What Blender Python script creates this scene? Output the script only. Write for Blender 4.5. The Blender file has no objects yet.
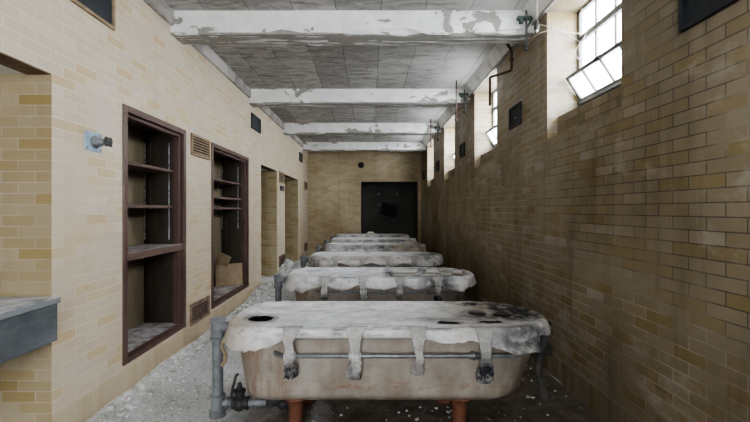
import bpy, bmesh, math, random
from mathutils import Vector, Matrix, noise as mn
random.seed(7)
SC = bpy.context.scene
COL = SC.collection
PI = math.pi
# ------------------------------------------------------------------ room dimensions (metres, camera at x=0, y=0)
XL, XR, YB, YR = -1.95, 1.61, 12.4, -2.4
ZC, ZT, CAMZ = 3.40, 3.25, 1.45
BAY = 2.49

# ================================================================== materials
class NT:
    def __init__(s, name):
        s.m = bpy.data.materials.new(name); s.m.use_nodes = True
        s.t = s.m.node_tree; s.t.nodes.clear()
        s.out = s.n('ShaderNodeOutputMaterial')
    def n(s, typ, **kw):
        nd = s.t.nodes.new(typ)
        for k, v in kw.items(): setattr(nd, k, v)
        return nd
    def l(s, a, b): s.t.links.new(a, b)
    def put(s, sock, v):
        if isinstance(v, bpy.types.NodeSocket): s.l(v, sock)
        else: sock.default_value = v
    def math(s, op, a, b=0.0, c=None, clamp=False):
        nd = s.n('ShaderNodeMath', operation=op, use_clamp=clamp)
        s.put(nd.inputs[0], a); s.put(nd.inputs[1], b)
        if c is not None: s.put(nd.inputs[2], c)
        return nd.outputs[0]
    def mix(s, f, a, b, mode='MIX'):
        nd = s.n('ShaderNodeMix', data_type='RGBA', blend_type=mode)
        s.put(nd.inputs[0], f)
        s.put(nd.inputs[6], a if isinstance(a, bpy.types.NodeSocket) else (*a[:3], 1))
        s.put(nd.inputs[7], b if isinstance(b, bpy.types.NodeSocket) else (*b[:3], 1))
        return nd.outputs[2]
    def ramp(s, f, stops, interp='LINEAR'):
        nd = s.n('ShaderNodeValToRGB'); cr = nd.color_ramp; cr.interpolation = interp
        while len(cr.elements) < len(stops): cr.elements.new(0.5)
        for e, (p, c) in zip(cr.elements, stops):
            e.position = p; e.color = (c, c, c, 1) if isinstance(c, (int, float)) else (*c, 1)
        s.put(nd.inputs[0], f); return nd.outputs[0]
    def noise(s, vec, scale, detail=4, rough=.55, dist=0.0):
        nd = s.n('ShaderNodeTexNoise'); s.l(vec, nd.inputs['Vector'])
        nd.inputs['Scale'].default_value = scale; nd.inputs['Detail'].default_value = detail
        nd.inputs['Roughness'].default_value = rough; nd.inputs['Distortion'].default_value = dist
        return nd.outputs['Fac']
    def pos(s, obj=False):
        if obj: return s.n('ShaderNodeTexCoord').outputs['Object']
        return s.n('ShaderNodeNewGeometry').outputs['Position']
    def scaled(s, vec, v):
        nd = s.n('ShaderNodeVectorMath', operation='MULTIPLY'); s.l(vec, nd.inputs[0]); nd.inputs[1].default_value = v
        return nd.outputs[0]
    def done(s, col, rough=.6, bump=None, bstr=.3, bdist=.01, metal=0.0, spec=.5):
        b = s.n('ShaderNodeBsdfPrincipled')
        s.put(b.inputs['Base Color'], col if isinstance(col, bpy.types.NodeSocket) else (*col, 1))
        s.put(b.inputs['Roughness'], rough); s.put(b.inputs['Metallic'], metal)
        b.inputs['Specular IOR Level'].default_value = spec
        if bump is not None:
            bp = s.n('ShaderNodeBump'); bp.inputs['Strength'].default_value = bstr; bp.inputs['Distance'].default_value = bdist
            s.put(bp.inputs['Height'], bump); s.l(bp.outputs[0], b.inputs['Normal'])
        s.l(b.outputs[0], s.out.inputs[0]); return s.m

def srgb(r, g, b):
    f = lambda c: ((c / 255 + .055) / 1.055) ** 2.4 if c > 10 else c / 255 / 12.92
    return (f(r), f(g), f(b))

def mat_brick(name, pal, mort_a, mort_b, grime, soldier=False, grime_amt=.5, bw=.2075, bh=.0675, pale=0.0, low=.0):
    t = NT(name); p = t.pos()
    sep = t.n('ShaderNodeSeparateXYZ'); t.l(p, sep.inputs[0])
    g = t.n('ShaderNodeNewGeometry'); sn = t.n('ShaderNodeSeparateXYZ'); t.l(g.outputs['True Normal'], sn.inputs[0])
    isx = t.math('GREATER_THAN', t.math('ABSOLUTE', sn.outputs[0]), .5)
    u = t.n('ShaderNodeMix', data_type='FLOAT'); t.l(isx, u.inputs[0]); t.l(sep.outputs[0], u.inputs[2]); t.l(sep.outputs[1], u.inputs[3])
    cb = t.n('ShaderNodeCombineXYZ')
    t.l(t.math('ADD', u.outputs[0], 20.0), cb.inputs[0]); t.l(t.math('ADD', sep.outputs[2], 4.0 * bh), cb.inputs[1])
    br = t.n('ShaderNodeTexBrick'); t.l(cb.outputs[0], br.inputs['Vector'])
    br.offset = .5 if not soldier else 0.0; br.offset_frequency = 2; br.squash = 1.0
    for k, v in (('Scale', 1.0), ('Mortar Size', .0035), ('Mortar Smooth', .25), ('Bias', 0.0), ('Brick Width', bw), ('Row Height', bh)):
        br.inputs[k].default_value = v
    br.inputs['Color1'].default_value = (0, 0, 0, 1); br.inputs['Color2'].default_value = (1, 1, 1, 1); br.inputs['Mortar'].default_value = (.5, .5, .5, 1)
    tint = t.ramp(br.outputs['Color'], pal, 'LINEAR')
    # cloudy variation in the glaze of each brick
    fine = t.noise(t.scaled(p, (1, 1, 2.5)), 14, 4, .6)
    tint = t.mix(t.math('MULTIPLY', fine, .30), tint, t.mix(1.0, tint, (.62, .58, .50), 'MULTIPLY'))
    big = t.noise(p, .55, 5, .6)
    mf = t.ramp(t.noise(p, .8, 3, .6), [(.40, 0.0), (.56, 1.0)])
    mort = t.mix(mf, mort_a, mort_b)
    col = t.mix(br.outputs['Fac'], tint, mort)
    gf = t.math('MULTIPLY', t.ramp(big, [(.38, 0.0), (.70, 1.0)]), grime_amt)
    streak = t.ramp(t.noise(t.scaled(p, (2.2, 2.2, .22)), 3.0, 4, .65), [(.5, 0.0), (.78, 1.0)])
    gf = t.math('ADD', gf, t.math('MULTIPLY', streak, grime_amt * .45), clamp=True)
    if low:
        low_shade = t.math('MULTIPLY', t.math('SUBTRACT', 1.45, t.math('ADD', sep.outputs[2], t.math('MULTIPLY', big, .8))), low, clamp=True)  # darker towards the floor: the wall's shade painted in together with soot
        gf = t.math('ADD', gf, low_shade, clamp=True)
    col = t.mix(gf, col, t.mix(1.0, col, grime, 'MULTIPLY'))
    if pale:
        pf = t.ramp(t.noise(t.scaled(p, (1, 1.0, 1.5)), 1.5, 6, .7), [(.56, 0.0), (.72, 1.0)])
        col = t.mix(t.math('MULTIPLY', pf, pale), col, (.50, .46, .42))
    inv = t.math('SUBTRACT', 1.0, br.outputs['Fac'])
    h = t.math('ADD', inv, t.math('MULTIPLY', fine, .25))
    ro = t.math('ADD', .38, t.math('MULTIPLY', gf, .35))
    return t.done(col, ro, h, .35, .004)

def mat_plaster(name, white, grey, lo, hi, scale=2.0, stretch=(1, 1, 1), dark=None, bstr=.5):
    t = NT(name); p = t.pos(); q = t.scaled(p, stretch)
    f = t.ramp(t.noise(q, scale, 8, .62, .4), [(lo, 0.0), (hi, 1.0)])
    col = t.mix(f, white, grey)
    if dark:
        d = t.ramp(t.noise(q, scale * 2.7, 6, .7), [(.58, 0.0), (.72, 1.0)])
        col = t.mix(t.math('MULTIPLY', d, .6), col, dark)
    fine = t.noise(p, 40, 4, .6)
    col = t.mix(t.math('MULTIPLY', fine, .25), col, t.mix(1.0, col, (.7, .7, .72), 'MULTIPLY'))
    return t.done(col, .9, t.math('ADD', t.math('MULTIPLY', f, -1.0), t.math('MULTIPLY', fine, .4)), bstr, .01, spec=.2)

def mat_beam():
    t = NT('peeling_beam_plaster'); p = t.pos()
    sep = t.n('ShaderNodeSeparateXYZ'); t.l(p, sep.inputs[0])
    a = t.noise(t.scaled(p, (1.1, 2.2, 2.0)), 1.9, 8, .62, .5)
    b_ = t.noise(t.scaled(p, (.8, 9, 3)), 2.6, 6, .6, .3)
    lowz = t.math('MULTIPLY', t.math('SUBTRACT', 3.235, sep.outputs[2]), 16.0, clamp=True)
    v = t.math('ADD', a, t.math('MULTIPLY', lowz, .04))
    face = t.ramp(v, [(.585, 0.0), (.60, 1.0)])
    under = t.math('MULTIPLY', t.ramp(b_, [(.42, 0.0), (.47, 1.0)]), t.math('GREATER_THAN', lowz, .80))
    f = t.math('MAXIMUM', face, under)
    fine = t.noise(p, 34, 5, .65)
    white = t.mix(t.ramp(t.noise(p, 5, 6, .7), [(.35, 0.0), (.7, 1.0)]), (.88, .88, .87), (.70, .70, .69))
    grey = t.mix(fine, (.20, .19, .175), (.46, .44, .41))
    return t.done(t.mix(f, white, grey), .9, t.math('ADD', t.math('MULTIPLY', f, -1.5), t.math('MULTIPLY', fine, .5)), .6, .012, spec=.2)

def mat_ceiling():
    t = NT('ceiling_boards'); p = t.pos()
    sep = t.n('ShaderNodeSeparateXYZ'); t.l(p, sep.inputs[0])
    wob = t.noise(p, 1.7, 3, .5)
    cb = t.n('ShaderNodeCombineXYZ'); t.l(t.math('ADD', t.math('ADD', sep.outputs[1], 5.0), t.math('MULTIPLY', wob, .12)), cb.inputs[0])
    t.l(t.math('ADD', t.math('ADD', sep.outputs[0], 5.0), t.math('MULTIPLY', wob, .10)), cb.inputs[1])
    br = t.n('ShaderNodeTexBrick'); t.l(cb.outputs[0], br.inputs['Vector']); br.offset = .37
    for k, v in (('Scale', 1.0), ('Mortar Size', .0035), ('Mortar Smooth', .1), ('Bias', 0.0), ('Brick Width', 1.05), ('Row Height', .43)):
        br.inputs[k].default_value = v
    br.inputs['Color1'].default_value = (0, 0, 0, 1); br.inputs['Color2'].default_value = (1, 1, 1, 1); br.inputs['Mortar'].default_value = (.5, .5, .5, 1)
    tile = t.ramp(br.outputs['Color'], [(0, (.34, .325, .31)), (.5, (.43, .415, .395)), (1, (.52, .50, .475))])
    st = t.noise(t.scaled(p, (1.0, 3.2, 1)), 3.4, 8, .72, .8)
    col = t.mix(t.ramp(st, [(.34, 1.0), (.54, 0.0)]), tile, (.20, .19, .18))
    wl = t.ramp(t.noise(t.scaled(p, (1.2, 3, 1)), 6.0, 8, .75), [(.52, 0.0), (.66, 1.0)])
    col = t.mix(t.math('MULTIPLY', wl, .55), col, (.60, .58, .55))
    # boards whiter toward the windows
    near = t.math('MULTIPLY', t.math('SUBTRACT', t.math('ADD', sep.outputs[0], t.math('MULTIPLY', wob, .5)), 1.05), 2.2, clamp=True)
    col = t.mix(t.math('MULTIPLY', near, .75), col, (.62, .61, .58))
    seam = t.math('MULTIPLY', br.outputs['Fac'], t.ramp(wob, [(.35, .35), (.6, 1.0)]))
    col = t.mix(seam, col, (.07, .068, .065))
    fine = t.noise(p, 55, 4, .6)
    col = t.mix(t.math('MULTIPLY', fine, .35), col, t.mix(1.0, col, (.55, .55, .56), 'MULTIPLY'))
    h = t.math('ADD', t.math('MULTIPLY', st, .8), t.math('SUBTRACT', t.math('MULTIPLY', fine, .3), br.outputs['Fac']))
    return t.done(col, .92, h, .6, .012, spec=.15)

def mat_floor(name='floor_dust'):
    t = NT(name); p = t.pos()
    sep = t.n('ShaderNodeSeparateXYZ'); t.l(p, sep.inputs[0])
    big = t.noise(p, 1.1, 5, .6, .5)
    mid = t.noise(p, 7, 8, .72)
    fine = t.noise(p, 60, 6, .75)
    white = t.mix(t.ramp(fine, [(.35, 0.0), (.65, 1.0)]), (.46, .46, .47), (.82, .82, .82))
    brown = t.mix(t.ramp(mid, [(.3, 0.0), (.7, 1.0)]), (.075, .060, .045), (.20, .17, .14))
    side = t.math('ADD', t.math('MULTIPLY', sep.outputs[0], .75), t.math('MULTIPLY', t.math('SUBTRACT', big, .5), 2.2))
    f = t.ramp(t.math('ADD', side, t.math('ADD', .78, t.math('MULTIPLY', t.math('SUBTRACT', mid, .5), .5))), [(.0, 0.0), (.55, 1.0)])
    col = t.mix(f, white, brown)
    sp = t.ramp(t.noise(p, 26, 5, .7), [(.57, 0.0), (.68, 1.0)])
    col = t.mix(t.math('MULTIPLY', sp, .6), col, (.05, .045, .04))
    h = t.math('ADD', mid, t.math('MULTIPLY', fine, .6))
    return t.done(col, .95, h, .8, .02, spec=.1)

def mat_simple(name, a, b, scale=12, rough=.55, metal=0.0, bstr=.25, obj=True, stretch=(1, 1, 1), lo=.4, hi=.65, spec=.5):
    t = NT(name); p = t.scaled(t.pos(obj), stretch)
    n = t.noise(p, scale, 6, .65)
    return t.done(t.mix(t.ramp(n, [(lo, 0.0), (hi, 1.0)]), a, b), rough, n, bstr, .004, metal, spec)

def mat_dusty(name, wood, wood2, dust, amt=.9):
    """timber whose upward faces carry pale fallen plaster dust"""
    t = NT(name); p = t.pos()
    g = t.n('ShaderNodeNewGeometry'); sn = t.n('ShaderNodeSeparateXYZ'); t.l(g.outputs['Normal'], sn.inputs[0])
    grain = t.noise(t.scaled(p, (6, 1.0, 6)), 6, 5, .6)
    col = t.mix(t.ramp(grain, [(.35, 0.0), (.7, 1.0)]), wood, wood2)
    d = t.ramp(t.noise(p, 9, 7, .7), [(.36, 0.0), (.60, 1.0)])
    up = t.math('GREATER_THAN', sn.outputs[2], .6)
    col = t.mix(t.math('MULTIPLY', t.math('MULTIPLY', d, up), amt), col, dust)
    ch = t.ramp(t.noise(p, 30, 5, .7), [(.66, 0.0), (.72, 1.0)])
    col = t.mix(t.math('MULTIPLY', ch, .35), col, dust)
    return t.done(col, .6, grain, .2, .003)

def mat_cloth(name):
    """aged canvas; attribute stain.r = black rot plus painted fold shade, stain.g = brown soil"""
    t = NT(name); p = t.pos(True)
    at = t.n('ShaderNodeAttribute', attribute_name='stain_shade'); sp = t.n('ShaderNodeSeparateColor'); t.l(at.outputs['Color'], sp.inputs[0])
    n1 = t.noise(t.scaled(p, (.8, 1.6, 1)), 3.2, 8, .68, .9); n2 = t.noise(p, 11, 6, .7); n3 = t.noise(p, 60, 4, .6)
    col = t.mix(t.ramp(n1, [(.36, 0.0), (.66, 1.0)]), (.86, .86, .865), (.50, .50, .52))
    col = t.mix(t.math('MULTIPLY', t.ramp(n2, [(.47, 0.0), (.68, 1.0)]), .60), col, (.33, .35, .39))
    br = t.math('MULTIPLY', sp.outputs[1], t.ramp(n2, [(.15, .45), (.60, 1.0)]))
    col = t.mix(br, col, t.mix(n1, (.30, .25, .18), (.48, .43, .36)))
    k = t.math('MULTIPLY', sp.outputs[0], t.ramp(n2, [(.28, .2), (.52, 1.0)]))
    k = t.math('ADD', k, t.math('MULTIPLY', t.math('SUBTRACT', n1, .5), sp.outputs[0]), clamp=True)
    col = t.mix(k, col, (.025, .027, .032))
    h = t.math('ADD', n2, t.math('MULTIPLY', n3, .4))
    return t.done(col, .85, h, .35, .01, spec=.2)

def mat_enamel():
    t = NT('worn_enamel'); p = t.pos(True)
    sep = t.n('ShaderNodeSeparateXYZ'); t.l(p, sep.inputs[0])
    n1 = t.noise(t.scaled(p, (5, 5, .9)), 2.2, 7, .66); n2 = t.noise(p, 5, 7, .7)
    col = t.mix(t.ramp(n2, [(.38, 0.0), (.68, 1.0)]), (.40, .37, .325), (.24, .21, .175))
    # rust runs at the left end, scattered rust blotches in a band near the bottom
    left = t.math('MULTIPLY', t.math('SUBTRACT', -.55, sep.outputs[0]), 2.4, clamp=True)
    run = t.math('MULTIPLY', t.ramp(n1, [(.40, 0.0), (.60, 1.0)]), t.math('ADD', t.math('MULTIPLY', left, 1.1), .22), clamp=True)
    col = t.mix(run, col, (.20, .12, .075))
    band = t.math('SUBTRACT', 1.0, t.math('MULTIPLY', t.math('ABSOLUTE', t.math('SUBTRACT', sep.outputs[2], .36)), 18.0), clamp=True)
    blot = t.math('MULTIPLY', band, t.ramp(t.noise(t.scaled(p, (1, 1, 3)), 9, 6, .7), [(.52, 0.0), (.64, 1.0)]))
    col = t.mix(t.math('MULTIPLY', blot, .8), col, (.26, .10, .05))
    right = t.math('MULTIPLY', t.math('SUBTRACT', sep.outputs[0], .42), 1.9, clamp=True)
    rd = t.math('MULTIPLY', right, t.ramp(n1, [(.28, .25), (.58, 1.0)]))
    col = t.mix(t.math('MULTIPLY', rd, .85), col, (.11, .085, .06))
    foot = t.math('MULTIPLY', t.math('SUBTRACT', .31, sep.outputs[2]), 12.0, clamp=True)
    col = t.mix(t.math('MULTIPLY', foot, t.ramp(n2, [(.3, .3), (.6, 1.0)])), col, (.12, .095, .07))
    inside = t.math('GREATER_THAN', sep.outputs[2], .667)
    col = t.mix(t.math('MULTIPLY', inside, .8), col, (.74, .73, .70))
    return t.done(col, .32, n2, .08, .004)

def mat_basin(nm, zz):
    t = NT(nm); p = t.pos(True)
    sep = t.n('ShaderNodeSeparateXYZ'); t.l(p, sep.inputs[0])
    n = t.noise(p, 5, 6, .7)
    f = t.math('ADD', t.math('MULTIPLY', t.math('SUBTRACT', sep.outputs[2], zz), 9.0), t.math('MULTIPLY', t.math('SUBTRACT', n, .5), 1.2), clamp=True)  # lower basin painted dark, standing in for the shade inside a covered tub
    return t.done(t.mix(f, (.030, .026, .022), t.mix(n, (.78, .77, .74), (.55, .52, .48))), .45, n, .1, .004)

def mat_metal(name, a, b, rough=.45, metal=.6):
    t = NT(name); p = t.pos(True)
    n = t.noise(p, 9, 7, .68)
    return t.done(t.mix(t.ramp(n, [(.4, 0.0), (.66, 1.0)]), a, b), t.math('ADD', rough, t.math('MULTIPLY', n, .25)), n, .15, .004, metal)

def mat_glass():
    t = NT('dirty_glass'); p = t.pos()
    n = t.noise(p, 6, 5, .6)
    tr = t.n('ShaderNodeBsdfTransparent'); tl = t.n('ShaderNodeBsdfTranslucent'); gl = t.n('ShaderNodeBsdfGlossy')
    tl.inputs[0].default_value = (.85, .88, .9, 1); gl.inputs['Roughness'].default_value = .05
    m1 = t.n('ShaderNodeMixShader'); t.put(m1.inputs[0], t.math('MULTIPLY', n, .45)); t.l(tr.outputs[0], m1.inputs[1]); t.l(tl.outputs[0], m1.inputs[2])
    m2 = t.n('ShaderNodeMixShader'); m2.inputs[0].default_value = .05; t.l(m1.outputs[0], m2.inputs[1]); t.l(gl.outputs[0], m2.inputs[2])
    t.l(m2.outputs[0], t.out.inputs[0]); return t.m

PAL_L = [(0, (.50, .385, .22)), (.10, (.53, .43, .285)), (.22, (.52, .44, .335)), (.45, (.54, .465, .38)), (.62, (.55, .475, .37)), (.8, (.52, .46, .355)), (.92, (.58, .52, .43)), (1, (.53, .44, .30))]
PAL_A = [(0, (.36, .27, .12)), (.15, (.40, .32, .185)), (.5, (.43, .355, .235)), (.85, (.46, .39, .27)), (1, (.42, .33, .18))]  # left wall's brick darkened to carry the alcoves' shade
PAL_R = [(0, (.28, .21, .095)), (.12, (.32, .255, .135)), (.22, (.31, .26, .175)), (.5, (.335, .285, .205)), (.75, (.35, .305, .225)), (.9, (.315, .25, .14)), (1, (.44, .40, .335))]  # window wall brick, soot plus the shade of the backlit wall in its colour
PAL_B = [(0, (.42, .33, .19)), (.4, (.47, .39, .26)), (1, (.51, .435, .30))]
PAL_S = [(0, (.50, .41, .28)), (1, (.55, .465, .34))]
M = dict(
    brick_l=mat_brick('glazed_brick_left', PAL_L, (.50, .42, .31), (.62, .55, .44), (.62, .55, .45), grime_amt=.35),  # pale buff brick of the left wall
    brick_r=mat_brick('glazed_brick_shaded_sooty', PAL_R, (.10, .08, .06), (.52, .47, .41), (.36, .31, .26), grime_amt=.75, pale=.55, low=.50),  # soot and painted shade combined
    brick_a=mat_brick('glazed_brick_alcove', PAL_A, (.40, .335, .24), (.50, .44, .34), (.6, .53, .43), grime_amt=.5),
    brick_sill=mat_brick('glazed_brick_sill', [(0, (.20, .15, .07)), (1, (.33, .275, .19))], (.06, .05, .04), (.3, .27, .23), (.42, .37, .32), grime_amt=.8),
    brick_b=mat_brick('glazed_brick_end', PAL_B, (.26, .2, .12), (.38, .31, .2), (.5, .43, .34), grime_amt=.6),
    base_l=mat_brick('soldier_tile_pale', PAL_S, (.36, .29, .2), (.5, .43, .33), (.55, .48, .4), soldier=True, grime_amt=.5, bw=.0675, bh=.30),
    base_r=mat_brick('soldier_tile_shaded_dirty', PAL_R, (.10, .08, .06), (.3, .26, .22), (.35, .31, .27), soldier=True, grime_amt=.9, bw=.0675, bh=.30, low=.5),  # dirt and the same painted shade as the wall above
    plaster=mat_plaster('peeling_white_plaster', (.80, .80, .79), (.34, .33, .31), .50, .60, 1.5, (1, 1, 1.4), (.30, .28, .25)),
    cornice=mat_plaster('cornice_plaster', (.46, .44, .41), (.26, .245, .22), .40, .58, 2.2),
    cove=mat_plaster('bright_cove_plaster', (.80, .80, .78), (.5, .49, .47), .5, .66, 2.4),
    beam=mat_beam(),
    soffit=mat_plaster('alcove_ceiling_plaster', (.70, .69, .67), (.5, .49, .47), .5, .7, 2.5),
    ceiling=mat_ceiling(), floor=mat_floor(),
    chip=mat_simple('plaster_chips', (.66, .66, .65), (.36, .345, .32), 10.0, .95, obj=False),
    frame_wood=mat_simple('dark_maroon_wood', (.066, .033, .027), (.11, .062, .050), 9, .45, stretch=(1, 1, .3), obj=False),
    shelf_wood=mat_dusty('dusty_maroon_shelf', (.085, .048, .038), (.13, .08, .065), (.50, .49, .50)),
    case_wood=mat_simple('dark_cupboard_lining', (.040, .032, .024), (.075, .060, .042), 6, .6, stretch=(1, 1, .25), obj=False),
    back_wood=mat_simple('olive_cupboard_back', (.13, .105, .066), (.19, .155, .10), 5, .65, stretch=(1, 1, .25), obj=False),
    plank=mat_simple('tan_board', (.22, .16, .095), (.30, .23, .15), 7, .7, stretch=(1, .3, 1), obj=False),
    cloth=mat_cloth('aged_canvas'), enamel=mat_enamel(), basin=mat_basin('basin_enamel', .50), basin_shaded=mat_basin('shaded_basin_enamel', .72),
    foot=mat_metal('rusted_iron', (.20, .085, .045), (.11, .045, .026), .6, .2),
    galv=mat_metal('galvanised_pipe', (.29, .31, .33), (.17, .175, .18), .5, .45),
    rail=mat_metal('steel_rail', (.30, .32, .34), (.17, .17, .17), .38, .7),
    iron=mat_metal('black_iron', (.05, .05, .052), (.10, .097, .093), .5, .5),
    rust=mat_metal('rust_pipe', (.060, .035, .025), (.11, .055, .034), .7, .2),
    green=mat_metal('green_painted_metal', (.09, .13, .105), (.045, .055, .05), .6, .2),
    bracket=mat_metal('conduit_grey', (.14, .145, .14), (.07, .065, .06), .6, .3),
    vent_dark=mat_simple('blue_black_metal', (.008, .011, .016), (.018, .022, .028), 14, .5),
    vent_brown=mat_simple('brown_vent_metal', (.20, .14, .085), (.30, .22, .14), 14, .6),
    vent_rust=mat_simple('rusty_vent_metal', (.15, .085, .065), (.28, .20, .15), 11, .7),
    black=mat_simple('blackened_void', (.010, .010, .010), (.020, .019, .017), 8, .8),
    dark_wall=mat_simple('dark_recess_lining', (.085, .085, .078), (.13, .125, .11), 2.0, .85, obj=False),  # dark grey walls inside the end opening
    lintel=mat_simple('rusty_lintel', (.13, .085, .05), (.22, .155, .095), 5, .8, obj=False),
    slate=mat_simple('grey_slate', (.055, .062, .068), (.13, .14, .148), 3.0, .6, obj=False, stretch=(1, 1, 2.2), lo=.38, hi=.70),
    slate_top=mat_dusty('dusty_slate_top', (.15, .16, .17), (.22, .23, .24), (.58, .59, .60), .95),
    blue=mat_simple('pale_blue_plate', (.30, .40, .48), (.20, .27, .33), 12, .5),
    steel=mat_metal('window_steel', (.16, .165, .165), (.26, .255, .245), .6, .2),
    glass=mat_glass(),
    wire=mat_simple('pale_wire', (.55, .50, .44), (.40, .34, .28), 20, .7),
    pale=mat_simple('pale_enamel_disc', (.30, .30, .28), (.2, .2, .19), 20, .6),
    pale_strip=mat_simple('pale_metal_strip', (.55, .56, .57), (.10, .10, .10), 14, .5, obj=False, stretch=(1, 1, 2)),
    strap_dark=mat_simple('blackened_strap', (.018, .018, .020), (.060, .055, .050), 14, .85),
)

# ================================================================== builders
class MB:
    def __init__(s): s.b = bmesh.new()
    def box(s, lo, hi, mat=None):
        vs = [Vector((x, y, z)) for x in (lo[0], hi[0]) for y in (lo[1], hi[1]) for z in (lo[2], hi[2])]
        if mat: vs = [mat @ v for v in vs]
        v = [s.b.verts.new(p) for p in vs]
        for f in ((0, 1, 3, 2), (4, 6, 7, 5), (0, 4, 5, 1), (2, 3, 7, 6), (0, 2, 6, 4), (1, 5, 7, 3)): s.b.faces.new([v[i] for i in f])
        return s
    def quad(s, *pts):
        s.b.faces.new([s.b.verts.new(p) for p in pts]); return s
    def tube(s, pts, r, n=12, cap=True, rs=None):
        pts = [Vector(p) for p in pts]; rings = []
        ref = None
        for i, p in enumerate(pts):
            d = (pts[min(i + 1, len(pts) - 1)] - pts[max(i - 1, 0)]).normalized()
            if ref is None:
                ref = Vector((0, 0, 1)) if abs(d.z) < .9 else Vector((1, 0, 0))
            a = d.cross(ref).normalized(); ref = a.cross(d).normalized(); rr = rs[i] if rs else r
            rings.append([s.b.verts.new(p + (a * math.cos(2 * PI * k / n) + ref * math.sin(2 * PI * k / n)) * rr) for k in range(n)])
        for i in range(len(rings) - 1):
            for k in range(n):
                s.b.faces.new((rings[i][k], rings[i][(k + 1) % n], rings[i + 1][(k + 1) % n], rings[i + 1][k]))
        if cap:
            s.b.faces.new(rings[0][::-1]); s.b.faces.new(rings[-1])
        return s
    def lathe(s, c, axis, prof, n=20):
        """prof = [(distance along axis, radius)]"""
        ax = Vector(axis).normalized(); c = Vector(c)
        return s.tube([c + ax * d for d, _ in prof], 0, n, True, [max(r, .0005) for _, r in prof])
    def build(s, name, mat, parent=None, bevel=0, smooth=False, loc=None, solid=0, weld=False):
        if weld: bmesh.ops.remove_doubles(s.b, verts=s.b.verts, dist=1e-4)
        bmesh.ops.recalc_face_normals(s.b, faces=s.b.faces)
        me = bpy.data.meshes.new(name); s.b.to_mesh(me); s.b.free()
        if smooth:
            for p in me.polygons: p.use_smooth = True
        me.materials.append(mat)
        o = bpy.data.objects.new(name, me); COL.objects.link(o)
        if parent: o.parent = parent
        if loc is not None: o.location = loc
        if bevel:
            m = o.modifiers.new('bevel', 'BEVEL'); m.width = bevel; m.segments = 2; m.limit_method = 'ANGLE'; m.angle_limit = .7
        if solid:
            m = o.modifiers.new('solid', 'SOLIDIFY'); m.thickness = solid; m.offset = 0
        return o

def tag(o, label, cat, group=None, kind=None):
    if label: o['label'] = label
    if cat: o['category'] = cat
    if group: o['group'] = group
    if kind: o['kind'] = kind
    return o
def thing(name, label, cat, loc=(0, 0, 0), group=None):
    o = bpy.data.objects.new(name, None); COL.objects.link(o); o.location = loc; o.empty_display_size = .1
    return tag(o, label, cat, group)
def struct(o): o['kind'] = 'structure'; return o
def copy_tree(o, loc=None, parent=None):
    c = o.copy(); COL.objects.link(c)
    if parent: c.parent = parent
    if loc is not None: c.location = loc
    for ch in list(o.children): copy_tree(ch, None, c)
    return c

def panel(mb, plane, P, a0, a1, b0, b1, holes, depth=0.0, skip_bottom=True):
    """a wall on plane x=P (a=y) or y=P (a=x), b=z, pierced by holes (a0,a1,b0,b1[,reveal depth])"""
    As = sorted({a0, a1, *[h[0] for h in holes], *[h[1] for h in holes]}); As = [a for a in As if a0 <= a <= a1]
    Bs = sorted({b0, b1, *[h[2] for h in holes], *[h[3] for h in holes]}); Bs = [b for b in Bs if b0 <= b <= b1]
    pt = (lambda a, b, d=0: (P + d, a, b)) if plane == 'x' else (lambda a, b, d=0: (a, P + d, b))
    for i in range(len(As) - 1):
        for j in range(len(Bs) - 1):
            ca, cb = (As[i] + As[i + 1]) / 2, (Bs[j] + Bs[j + 1]) / 2
            if any(h[0] < ca < h[1] and h[2] < cb < h[3] for h in holes): continue
            mb.quad(pt(As[i], Bs[j]), pt(As[i + 1], Bs[j]), pt(As[i + 1], Bs[j + 1]), pt(As[i], Bs[j + 1]))
    for h in holes:
        if len(h) > 4 and h[4]:
            d = h[4]
            mb.quad(pt(h[0], h[2]), pt(h[0], h[3]), pt(h[0], h[3], d), pt(h[0], h[2], d))
            mb.quad(pt(h[1], h[2]), pt(h[1], h[3]), pt(h[1], h[3], d), pt(h[1], h[2], d))
            mb.quad(pt(h[0], h[3]), pt(h[1], h[3]), pt(h[1], h[3], d), pt(h[0], h[3], d))
            if not (len(h) > 5 and h[5]): mb.quad(pt(h[0], h[2]), pt(h[1], h[2]), pt(h[1], h[2], d), pt(h[0], h[2], d))

# ================================================================== setting
ALC = (-.6, 2.42, 0.0, 2.285)
CUP1 = (3.11, 4.17, .22, 2.29)
CUP2 = (4.85, 6.33, .23, 2.285)
DOORA = (7.07, 8.28, 0.0, 2.27)
DOORB = (9.06, 10.70, 0.0, 2.27)
mb = MB()
panel(mb, 'x', XL, YR, YB, 0, ZT, [ALC, (*CUP1, -.12), (*CUP2, -.12), DOORA, DOORB])
struct(mb.build('wall_left', M['brick_l']))

def alcove(op, deep, name):
    y0, y1, z0, z1 = op; x1 = XL - deep
    mb = MB()
    mb.quad((XL, y1, z0), (x1, y1, z0), (x1, y1, z1), (XL, y1, z1))
    mb.quad((XL, y0, z0), (x1, y0, z0), (x1, y0, z1), (XL, y0, z1))
    mb.quad((x1, y0, z0), (x1, y1, z0), (x1, y1, z1), (x1, y0, z1))
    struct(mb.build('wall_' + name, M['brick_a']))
    m2 = MB(); m2.box((x1, y0, z1 - .001), (XL - .155, y1, z1 + .02)); struct(m2.build('ceiling_' + name, M['soffit']))
    m3 = MB(); m3.box((XL - .155, y0, z1 - .006), (XL - .002, y1, z1 + .02)); struct(m3.build('trim_lintel_' + name, M['lintel']))
alcove(ALC, 1.9, 'near_alcove'); alcove(DOORA, 1.1, 'middle_alcove'); alcove(DOORB, 1.1, 'far_alcove')

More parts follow.
